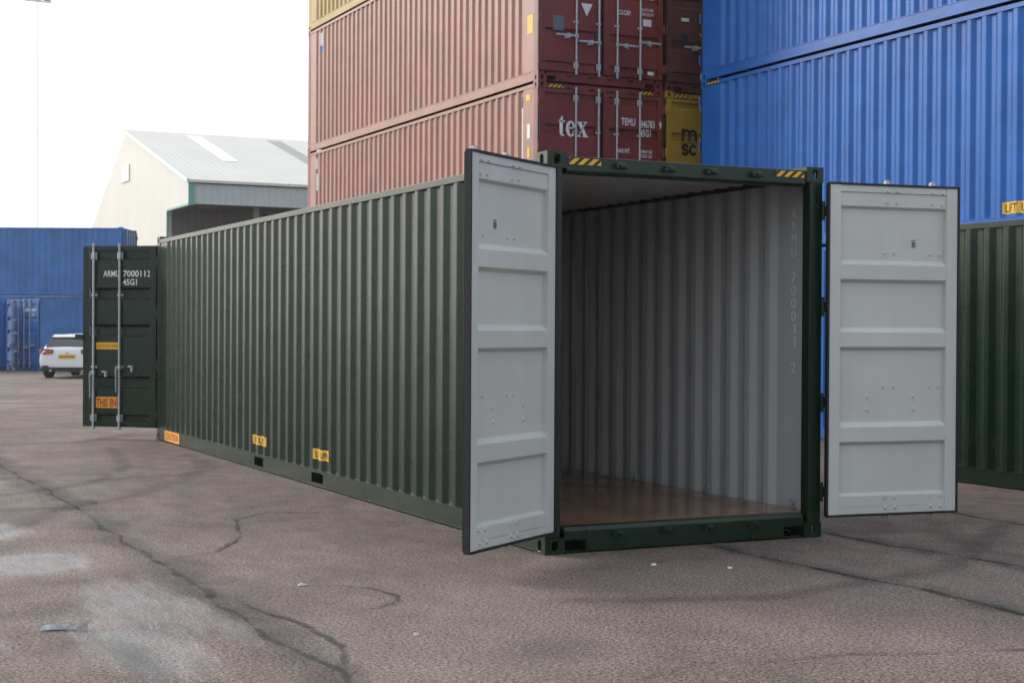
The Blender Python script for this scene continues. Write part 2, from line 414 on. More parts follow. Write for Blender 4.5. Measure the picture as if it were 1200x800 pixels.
def bolt(mb, x, y0, y1, z, mi=0, rr=.011):
    mb.tube((x, y0, z), (x, y1, z), rr, 8, mi, rr*.7)
def make_door(root, mo, mi_, hx, hy, side, ang, z0, z1, base=0., closed=True, detail=True, name='container_door', bars=(.58, 1.0), front=True, hz=.80):
    """door leaf; local x runs from the hinge, outer face towards -y"""
    w0, w1 = .012, 1.183; sg = side; H = z1-z0
    X = lambda a: sg*a
    mb = MB(); th = .055
    def bx(x0, x1, y0, y1, a, b):
        xa, xb = sorted((X(x0), X(x1)))
        inx = [0, 0]
        if x0 < .05: inx[1 if sg == 1 else 0] = 1
        elif x1 > 1.15: inx[0 if sg == 1 else 1] = 1
        mb.box(xa, xb, y0, y1, a, b, inx+[0, 1, 0, 0])
    st = .10
    bx(w0, w0+st, 0, th, z0, z1); bx(w1-st, w1, 0, th, z0, z1)
    bx(w0+st, w1-st, .002, th-.004, z0+.001, z0+.055); bx(w0+st, w1-st, .002, th-.004, z1-.055, z1-.001)
    # pressed panel: heights of the ribs as fractions of the leaf
    k = H/2.6
    prof = [(z0+.05, .038), (z0+.145*k, .038), (z0+.165*k, .006)]
    for (a, b) in ((.545, .725), (1.295, 1.475), (1.83, 2.01)):
        prof += [(z0+a*k, .006), (z0+(a+.028)*k, .046), (z0+(b-.035)*k, .046), (z0+b*k, .006)]
    prof += [(z1-.185*k, .006), (z1-.165*k, .038), (z1-.05, .038)]
    xa, xb = X(w0+st-.002), X(w1-st+.002); n = len(prof)
    vs = []
    for off in (0, .004):
        for (z, y) in prof: vs += [(xa, y+off, z), (xb, y+off, z)]
    fs = []; ms = []
    for i in range(n-1):
        fs.append((2*i, 2*i+1, 2*i+3, 2*i+2)); ms.append(0)
        fs.append((2*n+2*i, 2*n+2*i+2, 2*n+2*i+3, 2*n+2*i+1)); ms.append(1)
    mb.add(vs, fs, ms)
    d = mb.build(name, [mo, mi_], root, loc=(hx, hy, 0), rotz=base+ang, bevel=.003 if detail else 0)
    # black gasket lip round the leaf
    g = MB(); e = .016
    def gb(x0, x1, y0, y1, a, b):
        xa, xb = sorted((X(x0), X(x1))); g.box(xa, xb, y0, y1, a, b)
    gb(w0-.018, w0-.0005, .025, .062, z0-.004, z1+.004); gb(w1+.0005, w1+e, .02, .064, z0-.012, z1+.012)
    gb(w0-.004, w1+.004, .02, .062, z1+.0005, z1+e); gb(w0-.004, w1+.004, .02, .062, z0-e, z0-.0005)
    g.build('gasket', MT['rubber'], d)
    # hinges
    for fz in (.07, .34, .63, .92):
        h = MB(); z = z0+H*fz
        xa, xb = sorted((X(-.022), X(.10)))
        h.box(xa, xb, -.012, -.002, z-.04, z+.04); h.tube((X(-.012), -.006, z-.075), (X(-.012), -.006, z+.075), .014, 8)
        h.build('hinge', mo, d)
    for bxp in bars:
        x = X(bxp); y = -.032
        b = MB(); b.tube((x, y, z0-.05), (x, y, z1+.055), .017, 12)
        bar = b.build('locking_bar', MT['zinc'], d, smooth=False)
        for z, s in ((z1+.03, 1), (z0-.03, -1)):
            c = MB()
            c.prism([(x-.018, y-.022), (x+.018, y-.022), (x+.024, y+.016), (x+.008, y+.026), (x-.02, y+.016)], z-.016, z+.016, 2)
            c.build('cam', MT['zinc'], d, bevel=.003)
        for z, hh, wa, wb in ((z0+.11, .055, .042, .028), (z1-.13, .055, .042, .028), (z0+.85, .018, .05, .024), (z0+1.9*H/2.6, .018, .05, .024)):
            br = MB(); br.box(x-wa, x+wa, -.010, .0, z-hh, z+hh); br.box(x-wb, x+wb, -.056, -.009, z-hh*.8, z+hh*.8)
            br.build('bar_bracket', MT['zinc'], d, bevel=.004)
        zh = z0+hz*H/2.6+(.05 if bxp == bars[0] else -.03)
        hd = MB()
        if closed:
            dx = -sg if bxp == bars[0] else -sg
            L_ = .40
            hd.box(min(x, x+dx*L_), max(x, x+dx*L_), -.062, -.05, zh-.016, zh+.016)
            hd.box(x+dx*.16-.03, x+dx*.16+.03, -.07, -.002, zh-.045, zh+.03); hd.box(x-.026, x+.026, -.062, -.012, zh-.03, zh+.03)
        else:
            hd.box(x-.026, x+.026, -.062, -.012, zh-.03, zh+.03)
            hd.prism([(-.055, zh+.02), (-.055, zh-.04), (-.065, zh-.36), (-.082, zh-.36), (-.095, zh-.04), (-.08, zh+.015)], x-.035, x-.022, 0)
        hd.build('handle', MT['zinc'], d, bevel=.003)
        hs = MB(); hx2 = x-sg*.19
        hs.tube((hx2+sg*.05, -.03, zh+.015), (hx2, -.035, zh+.02), .012, 8); hs.tube((hx2, -.035, zh+.02), (hx2-sg*.012, -.04, zh-.06), .014, 8)
        hs.box(hx2-.022, hx2+.022, -.012, 0.004, zh-.055, zh+.03)
        hs.build('handle_catch', MT['zinc'], d)
        if detail and front:
            for z in (z0+.045, z0+.125, z0+1.0, z1-.04, z1-.13, z0+2.06):
                yy = .0555 if z < z0+.055 or z > z1-.055 else (.0425 if z < z0+.14 or z > z1-.16 else .0105)
                for q in (-.045, .045):
                    bo = MB(); bolt(bo, x+q, yy-.012, yy+.010, z, rr=.016); bo.build('bolt', mi_, d)
            for dz in (.92, .82):
                bo = MB(); bolt(bo, x-sg*.19, .0, .020, z0+dz, rr=.017); bo.build('bolt', mi_, d)
    return d

def container(loc, rotz, L, H, paint_, inner, label, group, cat='shipping container', side_paint=None, ends=('doors', 'panel'),
              opens=None, detail=False, lining=None, bars=(.58, 1.0), hz=.8):
    """origin at the lower left corner of the -y end; doors at that end (and at the far end if asked)"""
    W = 2.438; root = empty('shipping_container', loc, rotz)
    tag(root, label, cat, group)
    sp = side_paint or paint_
    bev = .004 if detail else 0
    opens = opens or {}; lin = lining or inner
    pts = corr_points(L); zt = H-.096
    # side panels
    for s in (0, 1):
        pl = (lambda y, d, z: (.010+d, y, z)) if s == 0 else (lambda y, d, z: (W-.010-d, y, z))
        pan = sheet(pts, .175, zt+.004, pl).build('side_panel', [sp, lin], root)
        # round the vertical bends only: mark them by bevel weight
        w = pan.data.attributes.new('bevel_weight_edge', 'FLOAT', 'EDGE'); nn = len(pts)
        for e in pan.data.edges:
            a, b2_ = e.vertices
            if abs(a-b2_) == 1 and min(a, b2_) % 2 == 0:
                k_ = (min(a, b2_)//2) % nn
                if 0 < k_ < nn-1: w.data[e.index].value = 1.
        bv = pan.modifiers.new('bend', 'BEVEL'); bv.limit_method = 'WEIGHT'; bv.width = .010; bv.segments = 3
        for p_ in pan.data.polygons: p_.use_smooth = True
        es = pan.modifiers.new('n', 'WEIGHTED_NORMAL'); es.keep_sharp = True
        x0, x1 = (.002, .062) if s == 0 else (W-.062, W-.002)
        MB().box(x0, x1, .17, L-.17, zt, H-.038).build('top_rail', [sp], root, bevel=bev)
        # bottom rail: web with fork pockets, thin flanges top and bottom
        rb = MB(); xa, xb = (.006, .018) if s == 0 else (W-.018, W-.006)
        cuts = []
        if L > 7 and detail: cuts = [(L/2-1.025-.18, L/2-1.025+.18), (L/2+1.025-.18, L/2+1.025+.18)]
        y = .17
        for (a, b) in cuts:
            rb.box(xa, xb, y, a, .022, .168); rb.box(xa, xb, a, b, .022, .045); rb.box(xa, xb, a, b, .145, .168)
            y = b
        rb.box(xa, xb, y, L-.17, .022, .168)
        fx0, fx1 = (.0, .05) if s == 0 else (W-.05, W)
        rb.box(fx0, fx1, .17, L-.17, .012, .0215); rb.box(fx0, fx1, .17, L-.17, .1685, .178)
        rb.build('bottom_rail', [sp], root)
        if cuts:
            xs = (.019, .5) if s == 0 else (W-.5, W-.019)
            for (a, b) in cuts:
                pk = MB(); x0, x1 = xs
                pk.prism([(a-.01, .03), (a-.01, .160), (b+.01, .160), (b+.01, .03), (b+.002, .03), (b+.002, .152), (a-.002, .152), (a-.002, .03)], x0, x1, 0)
                pk.build('fork_pocket', [MT['dark']], root)
    # roof, floor, underside members
    n = int((L-.3)/.209); rp = []
    for i in range(n):
        y = .12+i*.209; rp += [(y, 0), (y+.05, 0), (y+.07, .5), (y+.14, .5), (y+.16, 0)]
    rp.append((L-.12, 0))
    sh = sheet(rp, .05, W-.05, lambda y, d, z: (z, y, H-.045-d)); sh.build('roof_panel', [paint_, lin], root)
    MB().box(.055, W-.055, .10, L-.10, .170, .198).build('floor', [MT['ply']], root)
    xm = MB(); y = .5
    while y < L-.4:
        xm.box(.06, W-.06, y, y+.045, .05, .168); y += .30 if detail else .9
    xm.build('cross_member', [MT['dark']], root)
    # ends
    for e, kind in enumerate(ends):
        T = Matrix.Identity(4) if e == 0 else Matrix.Translation((W, L, 0)) @ Matrix.Rotation(math.pi, 4, 'Z')
        for xx in (0, 1):
            a, b = (.004, .125) if xx == 0 else (W-.125, W-.004)
            p = MB(T); p.box(a, b, .006, .10, .118, H-.118)
            c, d = (.006, .06) if xx == 0 else (W-.06, W-.006)
            p.box(c, d, .101, .17, .118, H-.118); p.build('corner_post', [paint_], root, bevel=bev)
            for zz in (0, 1):
                cm = casting_mb(0 if xx == 0 else W, 0, 0 if zz == 0 else H, -1 if xx == 0 else 1, -1, -1 if zz == 0 else 1, T)
                cm.build('corner_casting', [paint_], root, bevel=.006 if detail else 0)
        hb = MB(T); hb.prism([(.012, H-.03), (.012, H-.135), (.03, H-.155), (.10, H-.155), (.10, H-.03)], .1625, W-.1625, 0)
        hb.build('header' if kind == 'doors' else 'top_end_rail', [paint_], root, bevel=bev)
        sb = MB(T)
        sb.prism([(.012, .012), (.012, .165), (.03, .190), (.105, .197), (.105, .012)], .345, W-.345, 0)
        for a, b in ((.163, .3445), (W-.3445, W-.163)):
            sb.prism([(.012, .095), (.012, .165), (.03, .190), (.105, .197), (.105, .095)], a, b, 0)
            sb.box(a, b, .012, .105, .012, .019)
        sb.build('door_sill' if kind == 'doors' else 'bottom_end_rail', [paint_], root, bevel=bev)
        if kind == 'doors':
            for xk in (.60, 1.02, 1.39, 1.80):
                for z, q in ((H-.085, 1), (.132, -1)):
                    kb = MB(T)
                    kb.prism([(xk-.05, z-.018), (xk+.05, z-.018), (xk+.038, z+.022), (xk-.038, z+.022)], -.035, .014, 1)
                    kb.box(xk-.02, xk+.02, -.05, -.034, z-.012, z+.010)
                    kb.build('cam_keeper', [paint_], root, bevel=.004 if detail else 0)
            for sd in (1, -1):
                ang = opens.get((e, sd), 0.)
                hx = 0.006 if sd == 1 else W-.006
                hp = T @ Vector((hx, -.03, 0))
                nm = make_door(root, paint_, inner, hp.x, hp.y, sd, ang, .178, H-.133, base=0 if e == 0 else math.pi,
                               closed=(ang == 0), detail=detail, bars=bars[sd] if isinstance(bars, dict) else bars, front=(e == 0), hz=hz)
                root['door_%d_%s' % (e, 'l' if sd == 1 else 'r')] = nm.name
        else:
            ep = []; x = .13
            while x < W-.45:
                ep += [(x, 0), (x+.11, 0), (x+.14, 1), (x+.21, 1), (x+.24, 0)]; x += .25
            ep.append((W-.13, 0))
            s_ = sheet(ep, .18, H-.14, lambda y, d, z: T @ Vector((y, .03+d, z))); s_.build('end_panel', [paint_, inner], root)
    return root
def door_of(root, key):
    o = bpy.data.objects[root['door_'+key]]; return o
def strip_props(root):
    for k in list(root.keys()):
        if k.startswith('door_'): del root[k]

# ------------------------------------------------------------------ the ground
tag(MB().add([(-600, -300, 0), (600, -300, 0), (600, 900, 0), (-600, 900, 0)], [(0, 1, 2, 3)]).build('ground', [MT['asphalt']]), kind='structure')
crack_id = [0]
def ribbon(name, pts, w, mat, z=.004, wig=.05, seg=.08, wvar=.6):
    P = [Vector((a, b, 0)) for a, b in pts]; out = []
    for A, B in zip(P, P[1:]):
        n = max(1, int((B-A).length/seg))
        for i in range(n): out.append(A.lerp(B, i/n))
    out.append(P[-1]); crack_id[0] += 7.3; k = crack_id[0]
    vs = []; n = len(out); uvs = []
    for i, p in enumerate(out):
        d = (out[min(i+1, n-1)]-out[max(i-1, 0)]).normalized(); nn = Vector((-d.y, d.x, 0))
        q = p+nn*wig*(noise.noise(Vector((i*seg*2.1, k, 0)))+.5*noise.noise(Vector((i*seg*7, k, 3))))
        end = min(1, min(i, n-1-i)/4+.15)
        ww = w*(1+wvar*noise.noise(Vector((i*seg*1.7, k, 9))))*end/2
        vs += [tuple(q-nn*ww), tuple(q+nn*ww)]; uvs += [(i*seg, 0), (i*seg, 1)]
    fs = [(2*i, 2*i+2, 2*i+3, 2*i+1) for i in range(n-1)]
    me = bpy.data.meshes.new(name); me.from_pydata(vs, [], fs); me.materials.append(mat)
    uv = me.uv_layers.new(name='UVMap')
    for l in me.loops: uv.data[l.index].uv = uvs[l.vertex_index]
    o = bpy.data.objects.new(name, me); COL.objects.link(o); o.location.z = z
    tag(o, kind='structure'); return o
CR = MT['crack']
ribbon('asphalt_crack', [(-2.6, 34), (-2.66, 20), (-2.585, 8.8), (-2.516, 3.87), (-2.60, 1.9)], .06, CR)
ribbon('asphalt_crack', [(-2.60, 2.0), (-2.583, .945), (-2.599, -.708), (-2.636, -2.18), (-2.573, -2.85), (-2.65, -3.4)], .065, CR)
ribbon('asphalt_crack', [(-2.52, -.9), (-2.38, -1.7), (-2.36, -2.35), (-2.5, -2.75), (-2.62, -2.9)], .045, CR, z=.008)
ribbon('asphalt_crack', [(1.39, .0), (1.40, -.113), (1.409, -1.234), (1.523, -2.218), (1.476, -3.137), (1.5, -6)], .085, CR)
ribbon('asphalt_crack', [(2.66, 1.0), (2.608, .134), (2.633, -.657), (2.74, -1.2), (2.76, -1.9), (2.75, -5)], .07, CR)
ribbon('asphalt_crack', [(5.0, 2.2), (4.6, 1.4), (4.45, .5), (4.5, -1)], .10, CR)
ribbon('asphalt_crack', [(-1.434, -3.66), (-1.05, -3.5), (-.92, -3.41), (-.75, -3.52), (-.15, -3.6), (.3, -3.75), (.705, -3.85), (1.45, -3.95)], .035, CR, z=.008, wig=.07)
ribbon('asphalt_crack', [(-1.95, -.5), (-1.75, -.62), (-1.6, -.8), (-1.55, -1.1), (-1.62, -1.28), (-1.85, -1.42), (-2.05, -1.45)], .05, CR, z=.008)
ribbon('asphalt_crack', [(-2.5, .9), (-2.1, 1.1), (-1.7, 1.9), (-1.45, 2.9), (-1.1, 3.2), (-.5, 2.95)], .04, CR, z=.008)
ribbon('asphalt_crack', [(-2.6, 6.9), (-1.9, 6.6), (-1.2, 6.9), (-.4, 6.5)], .045, CR, z=.008)
ribbon('asphalt_crack', [(-5.5, 30), (-1.5, 24), (1.0, 22.3), (3.5, 22)], .14, CR, z=.008)
ribbon('asphalt_crack', [(-.6, -.6), (.2, -.75), (.7, -.62)], .03, CR, z=.008)
TM = MT['tyre_mark']
ribbon('tyre_mark', [(-3.9, 4.2), (-2.6, 4.3), (-1.9, 5.0), (-1.1, 6.2), (-.4, 7.8), (-.25, 9.5)], .30, TM, z=.012, wig=.02, wvar=.2)
ribbon('tyre_mark', [(-4.2, 5.2), (-3.0, 5.5), (-2.0, 6.4), (-1.3, 8.0), (-.9, 11)], .22, TM, z=.016, wig=.02, wvar=.2)
ribbon('tyre_mark', [(-4.0, 2.3), (-3.2, 3.1), (-2.7, 4.2)], .28, TM, z=.020, wig=.02, wvar=.2)
ribbon('tyre_mark', [(-6.0, 14), (-3.2, 12.0), (-1.2, 11.9), (.0, 13.5)], .25, TM, z=.012, wig=.02, wvar=.2)
ribbon('tyre_mark', [(-.9, -1.6), (.4, -2.1), (2.2, -1.7), (4.6, .2)], .26, TM, z=.012, wig=.02, wvar=.2)

WB = MT['worn_band']
ribbon('worn_band', [(-2.6, 14), (-2.58, 8.8), (-2.52, 3.87), (-2.60, 1.9), (-2.6, -.7), (-2.62, -2.2), (-2.6, -3.6)], .42, WB, z=.024, wig=.12)
ribbon('worn_band', [(1.39, .0), (1.41, -1.2), (1.52, -2.2), (1.48, -3.2)], .26, WB, z=.024, wig=.08)
ribbon('worn_band', [(2.61, .1), (2.63, -.7), (2.76, -1.3), (2.76, -2.2)], .34, WB, z=.024, wig=.08)


# ------------------------------------------------------------------ the open dark green container
L40, HC = 12.192, 2.896
green = container((0, 0, 0), 0, L40, HC, MT['green'], MT['grey'],
                  'dark green shipping container standing open, light grey inside with a brown floor', None,
                  ends=('doors', 'doors'), detail=True, lining=MT['grey_shaded'],
                  opens={(0, 1): R(-145.3), (0, -1): R(173.2), (1, -1): R(138.8)})
GP = corr_points(L40); GB = [a for a, _ in GP]
def side_fn(lift=.004):
    # u runs towards the viewer's right (-y), v is height; left flank of a container
    return lambda u_, v_: (.010+corr_depth(GP, -u_)-lift, -u_, v_)
def flank_sticker(root, y0, y1, z0, z1, body, mat=MT['yl'], ink=MT['blackdecal']):
    br = [-a for a in GB]
    patch(-y1, -y0, z0, z1, side_fn(.004), mat, root, br)
    write_fit(body, -y1+.03, -y0-.03, z0+.02, z1-z0-.04, side_fn(.006), ink, root, .002, br)
flank_sticker(green, 6.87, 7.42, .280, .385, 'LIFT UNIT')
flank_sticker(green, 4.72, 5.22, .280, .385, 'LIFT UNIT')
rail_fn = lambda u_, v_: (-.002, -u_, v_)
patch(-11.70, -10.85, .024, .166, lambda a, b: (.003, -a, b), MT['orange'], green)
write_fit('CAUTION', -11.64, -10.92, .05, .09, lambda a, b: (.001, -a, b), MT['reddecal'], green, .003)
hf = lambda a, b: (a, .009, b)
hazard(.172, .455, HC-.098, HC-.032, hf, green)
hazard(1.985, 2.268, HC-.098, HC-.032, hf, green)
# serial number painted down the inner wall, one character under another
wall_in = lambda a, b: (2.438-.010-.003-.003, -a, b)
z = 2.60
for ch in 'ARMU 700011 2':
    if ch != ' ': write_fit(ch, -.395, -.325, z-.08, .082, wall_in, MT['inkgrey'], green, .0)
    z -= .103
for yy in (.32, 1.55, 2.8, 4.05, 5.3, 6.55, 7.8, 9.05, 10.3, 11.5):
    lr = MB(); x = 2.438-.05
    for k in range(10):
        a, b = math.pi*2*k/10, math.pi*2*(k+1)/10
        lr.tube((x, yy+.028*math.cos(a), .245+.028*math.sin(a)), (x, yy+.028*math.cos(b), .245+.028*math.sin(b)), .007, 6)
    lr.box(x+.002, x+.04, yy-.02, yy+.02, .20, .225); lr.build('lashing_ring', [MT['zinc']], green)
# lettering on the swung-back rear door: u from the free edge towards the hinge
rd = door_of(green, '1_r')
def door_fn(side, lift=.004):
    # seen from outside; u runs left to right for a reader
    if side == 1: return lambda a, b: (a, -lift, b)
    return lambda a, b: (a, -lift, b)
dn = lambda a, b: (a, -.001, b)
# right-hand leaf has local x from -1.19 (free edge) to 0 (hinge)
def fr(a, b): return (a, -.0015, b)
panel = lambda a, b: (a, .0035, b)
write_fit('ARMU', -.86, -.60, 2.335, .088, panel, MT['white'], rd, .002)
write_fit('700011', -.545, -.185, 2.335, .088, panel, MT['white'], rd, .002)
write_fit('2', -.155, -.112, 2.335, .088, panel, MT['white'], rd, .002)
write_fit('45G1', -.545, -.32, 2.215, .085, panel, MT['white'], rd, .002)
patch(-.975, -.605, 1.285, 1.385, panel, MT['yl'], rd)
write_fit('CAUTION HIGH', -.96, -.62, 1.315, .04, lambda a, b: (a, .0015, b), MT['reddecal'], rd, .001)
patch(-.975, -.605, .435, .595, panel, MT['orange'], rd)
write_fit('THIS END', -.965, -.575, .460, .11, lambda a, b: (a, .0015, b), MT['reddecal'], rd, .006)
sb = MB(); sb.box(-1.30, -1.17, -.035, -.006, 1.42, 1.50); sb.build('locking_plate', [MT['green']], rd, bevel=.004)
# lock box vents on the inner faces of the front doors
for key, sg in (('0_l', 1), ('0_r', -1)):
    d = door_of(green, key)
    mb = MB(); x = sg*.80
    mb.box(x-.014, x+.014, .0105, .018, 2.29, 2.33); mb.box(x-.018, x+.018, .0105, .015, 2.340, 2.346)
    mb.tube((x, .010, 2.10), (x, .017, 2.10), .012, 8); mb.build('door_vent', [MT['plate']], d)
strip_props(green)

# ------------------------------------------------------------------ stacks behind
YB = 13.19
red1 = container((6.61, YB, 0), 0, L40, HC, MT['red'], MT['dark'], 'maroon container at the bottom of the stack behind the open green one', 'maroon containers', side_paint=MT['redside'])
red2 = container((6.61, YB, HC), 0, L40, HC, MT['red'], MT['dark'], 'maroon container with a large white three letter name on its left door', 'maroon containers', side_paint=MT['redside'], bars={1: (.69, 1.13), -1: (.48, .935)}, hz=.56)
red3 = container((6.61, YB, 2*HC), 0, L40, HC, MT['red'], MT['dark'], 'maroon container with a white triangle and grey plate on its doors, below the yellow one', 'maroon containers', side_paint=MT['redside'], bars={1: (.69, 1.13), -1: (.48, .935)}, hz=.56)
yel4 = container((6.61, YB, 3*HC), 0, L40, HC, MT['yellow'], MT['dark'], 'yellow container on top of the maroon stack, only its lower edge in the photo', 'yellow containers')
X2 = 9.11
b1 = container((X2, YB, 0), 0, L40, HC, MT['maroon'], MT['dark'], 'brown maroon container on the ground under the yellow lettered one', 'maroon containers')
b2 = container((X2, YB, HC), 0, L40, HC, MT['yellow'], MT['dark'], 'yellow container with black m over sc logo, between maroon stack and blue stack', 'yellow containers', bars=(.73, 1.08), hz=.56)
b3 = container((X2, YB, 2*HC), 0, L40, HC, MT['maroon'], MT['dark'], 'brown maroon container above the yellow one with the black logo', 'maroon containers', bars=(.73, 1.08), hz=.56)
# markings on the maroon doors: coordinates measured from the container's left edge
def on(root, key):
    d = door_of(root, key); hx = d.location.x
    return d, (lambda a, b: (a-hx, .0035, b)), (lambda a, b: (a-hx, .0015, b))
# bold serif letters t e x as outlines
def serif_tex(u0, v0, h):
    k = h
    def arc(cx, cy, rx, ry, a0, a1, n=12): return [(cx+rx*math.cos(R(a0+(a1-a0)*i/n)), cy+ry*math.sin(R(a0+(a1-a0)*i/n))) for i in range(n+1)]
    quads = []
    # t: stem, crossbar, curved foot, slanted tip
    quads += [[(.08, .12), (.26, .12), (.26, .98), (.22, .98), (.08, .80)], [(.02, .68), (.38, .68), (.38, .75), (.02, .75)]]
    o = arc(.26, .13, .16, .14, 180, 300); i_ = arc(.27, .15, .045, .08, 180, 300)
    quads += [[o[j], o[j+1], i_[j+1], i_[j]] for j in range(12)]
    # e: ring open on the right with a bar
    o = arc(.70, .37, .27, .39, 0, 320, 26); i_ = arc(.72, .37, .10, .31, 0, 320, 26)
    quads += [[o[j], o[j+1], i_[j+1], i_[j]] for j in range(26)]
    quads += [[(.55, .37), (.97, .37), (.96, .44), (.55, .44)]]
    # x: thick and thin diagonal, four serifs
    quads += [[(1.09, .70), (1.30, .70), (1.63, .05), (1.42, .05)], [(1.12, .05), (1.19, .05), (1.56, .70), (1.49, .70)]]
    for a, b in ((1.05, 1.33), (1.40, 1.64)): quads.append([(a, .70), (b, .70), (b, .75), (a, .75)])
    for a, b in ((1.03, 1.27), (1.37, 1.68)): quads.append([(a, 0), (b, 0), (b, .05), (a, .05)])
    out = []
    for q in quads: out.append([(u0+x*k, v0+y*k) for x, y in q])
    return out
d, fn, fn2 = on(red2, '0_l')
tm = poly_mesh(serif_tex(.37, 1.985, .345)); decal_mesh(tm, fn, (), [MT['white']], 'lettering', d)
d, fn, fn2 = on(red2, '0_r')
write_fit('TEMU', 1.60, 1.88, 2.24, .125, fn, MT['white'], d, .003)
write_fit('846783', 1.98, 2.27, 2.22, .125, fn, MT['white'], d, .003)
write_fit('9', 2.355, 2.405, 2.215, .125, lambda a, b: (fn(a, b)[0], -.002, b), MT['white'], d, .003)
write_fit('45G1', 1.98, 2.19, 2.06, .125, fn, MT['white'], d, .003)
write_fit('MAX.WT.', 1.52, 1.78, 1.76, .075, fn, MT['white'], d, .002)
write_fit('30480 KGS', 1.98, 2.22, 1.78, .05, fn, MT['white'], d, .001); write_fit('67200 LBS', 1.98, 2.22, 1.70, .05, fn, MT['white'], d, .001)
d, fn, fn2 = on(red3, '0_l')
patch(.27, .47, .86, 1.11, fn, MT['plate'], d, name='data_plate')
decal_mesh(poly_mesh([[(.80, 1.36), (1.02, 1.36), (.91, 1.14)]]), fn, (), [MT['paper']], 'triangle_sticker', d)
patch(.31, .62, 1.44, 1.56, fn2, MT['yl'], d)
d, fn, fn2 = on(red3, '0_r')
write_fit('MAX.GROSS', 1.52, 1.86, 1.60, .08, fn, MT['white'], d, .002)
write_fit('30480 KGS', 1.97, 2.24, 1.62, .05, fn, MT['white'], d, .001); write_fit('67200 LBS', 1.97, 2.24, 1.54, .05, fn, MT['white'], d, .001)
write_fit('CU.CAP.', 1.52, 1.78, 1.24, .08, fn, MT['white'], d, .002)
write_fit('76.4 CU.M', 1.97, 2.22, 1.34, .05, fn, MT['white'], d, .001); write_fit('2700 CU.FT', 1.97, 2.24, 1.26, .05, fn, MT['white'], d, .001)
patch(2.02, 2.19, 1.08, 1.20, fn2, MT['paper'], d); patch(2.12, 2.24, .24, .30, fn2, MT['paper'], d)
for rt in (red2, red3, b2, b3):
    hazard(.19, .50, HC-.11, HC-.04, hf, rt); hazard(1.96, 2.26, HC-.11, HC-.04, hf, rt)
d, fn, fn2 = on(b3, '0_l')
patch(.31, .45, .80, 1.02, fn, MT['blackdecal'], d, name='data_plate'); patch(.30, .46, 1.24, 1.30, fn2, MT['paper'], d)
# black logo: m over sc with a line between, drawn as thick strokes
def strokes(lines, w):
    out = []
    for ln in lines:
        for (a, b) in zip(ln, ln[1:]):
            a, b = Vector(a), Vector(b); t_ = (b-a).normalized(); n_ = Vector((-t_.y, t_.x))*w/2; e_ = t_*w*.22
            out.append([tuple(a-e_-n_), tuple(b+e_-n_), tuple(b+e_+n_), tuple(a-e_+n_)])
    return out
def arcp(cx, cy, rx, ry, a0, a1, n=8): return [(cx+rx*math.cos(R(a0+(a1-a0)*i/n)), cy+ry*math.sin(R(a0+(a1-a0)*i/n))) for i in range(n+1)]
d, fn, fn2 = on(b2, '0_l')
q = [[(.35, 2.24), (.35, 2.05)], arcp(.425, 2.17, .06, .055, 165, 0)+[(.485, 2.05)], arcp(.56, 2.17, .06, .055, 165, 0)+[(.62, 2.05)],
     arcp(.40, 1.925, .055, .038, 20, 270)+arcp(.40, 1.845, .055, .038, 90, -160), arcp(.565, 1.885, .065, .075, 45, 315)]
ps = strokes(q, .05)+strokes([[(.30, 2.0), (.67, 2.0)]], .014)
ob = None
for k, p in enumerate([ps]): decal_mesh(poly_mesh(p), fn, (), [MT['blackdecal']], 'logo', d)
# decals and flaked white letters on the paler maroon flanks
def flank_patch(root, y0, y1, z0, z1, mat): patch(-y1, -y0, z0, z1, side_fn(.004), mat, root, [-a for a in GB])
flank_patch(red3, .22, .42, .83, 1.15, MT['yl'])
flank_patch(red3, 11.12, 11.34, 2.42, 2.72, MT['paper']); flank_patch(red3, 11.12, 11.34, 2.28, 2.42, MT['blue3'])
for (a, b, c, e, m) in ((.60, .68, 1.3, 2.5, 'paper'), (.62, .70, 2.52, 2.7, 'blackdecal'), (.30, .46, 2.60, 2.70, 'yl'), (.30, .42, 1.95, 2.2, 'paper'), (.32, .40, 1.62, 1.8, 'yl'),
                        (.72, .88, 1.18, 1.32, 'yl'), (.2, .45, 1.15, 1.23, 'yl'), (11.55, 11.62, 2.45, 2.7, 'paper'), (11.52, 11.60, 1.95, 2.35, 'paper')):
    flank_patch(red2, a, b, c, e, MT[m])
# the blue stack on the right and the dark green container in front of it
blue_labels = ['blue container on the ground hidden behind the dark green one at right', 'blue container at right with a yellow sticker low on its side', 'blue container on top of the right hand stack, cut by the top of the frame']
blues = []
for k in range(3):
    c = container((9.12, -.13, k*HC), 0, L40, HC, MT['blue'], MT['dark'], blue_labels[k], 'bright blue containers on the right', ends=('doors', 'doors'))
    blues.append(c)
flank_sticker(blues[1], 4.55, 5.20, .215, .365, 'LIFT UNIT')
for c in blues[1:2]:
    sfn = lambda a, b: (-.003, -a, b)
    hazard(-L40+.19, -L40+.55, HC-.094, HC-.042, sfn, c)
container((6.48, -7.19, 0), 0, L40, 2.80, MT['green'], MT['grey'], 'closed dark green container at the right edge, below the blue stack', None)
for o in list(bpy.data.objects):
    if o.type == 'EMPTY': strip_props(o)

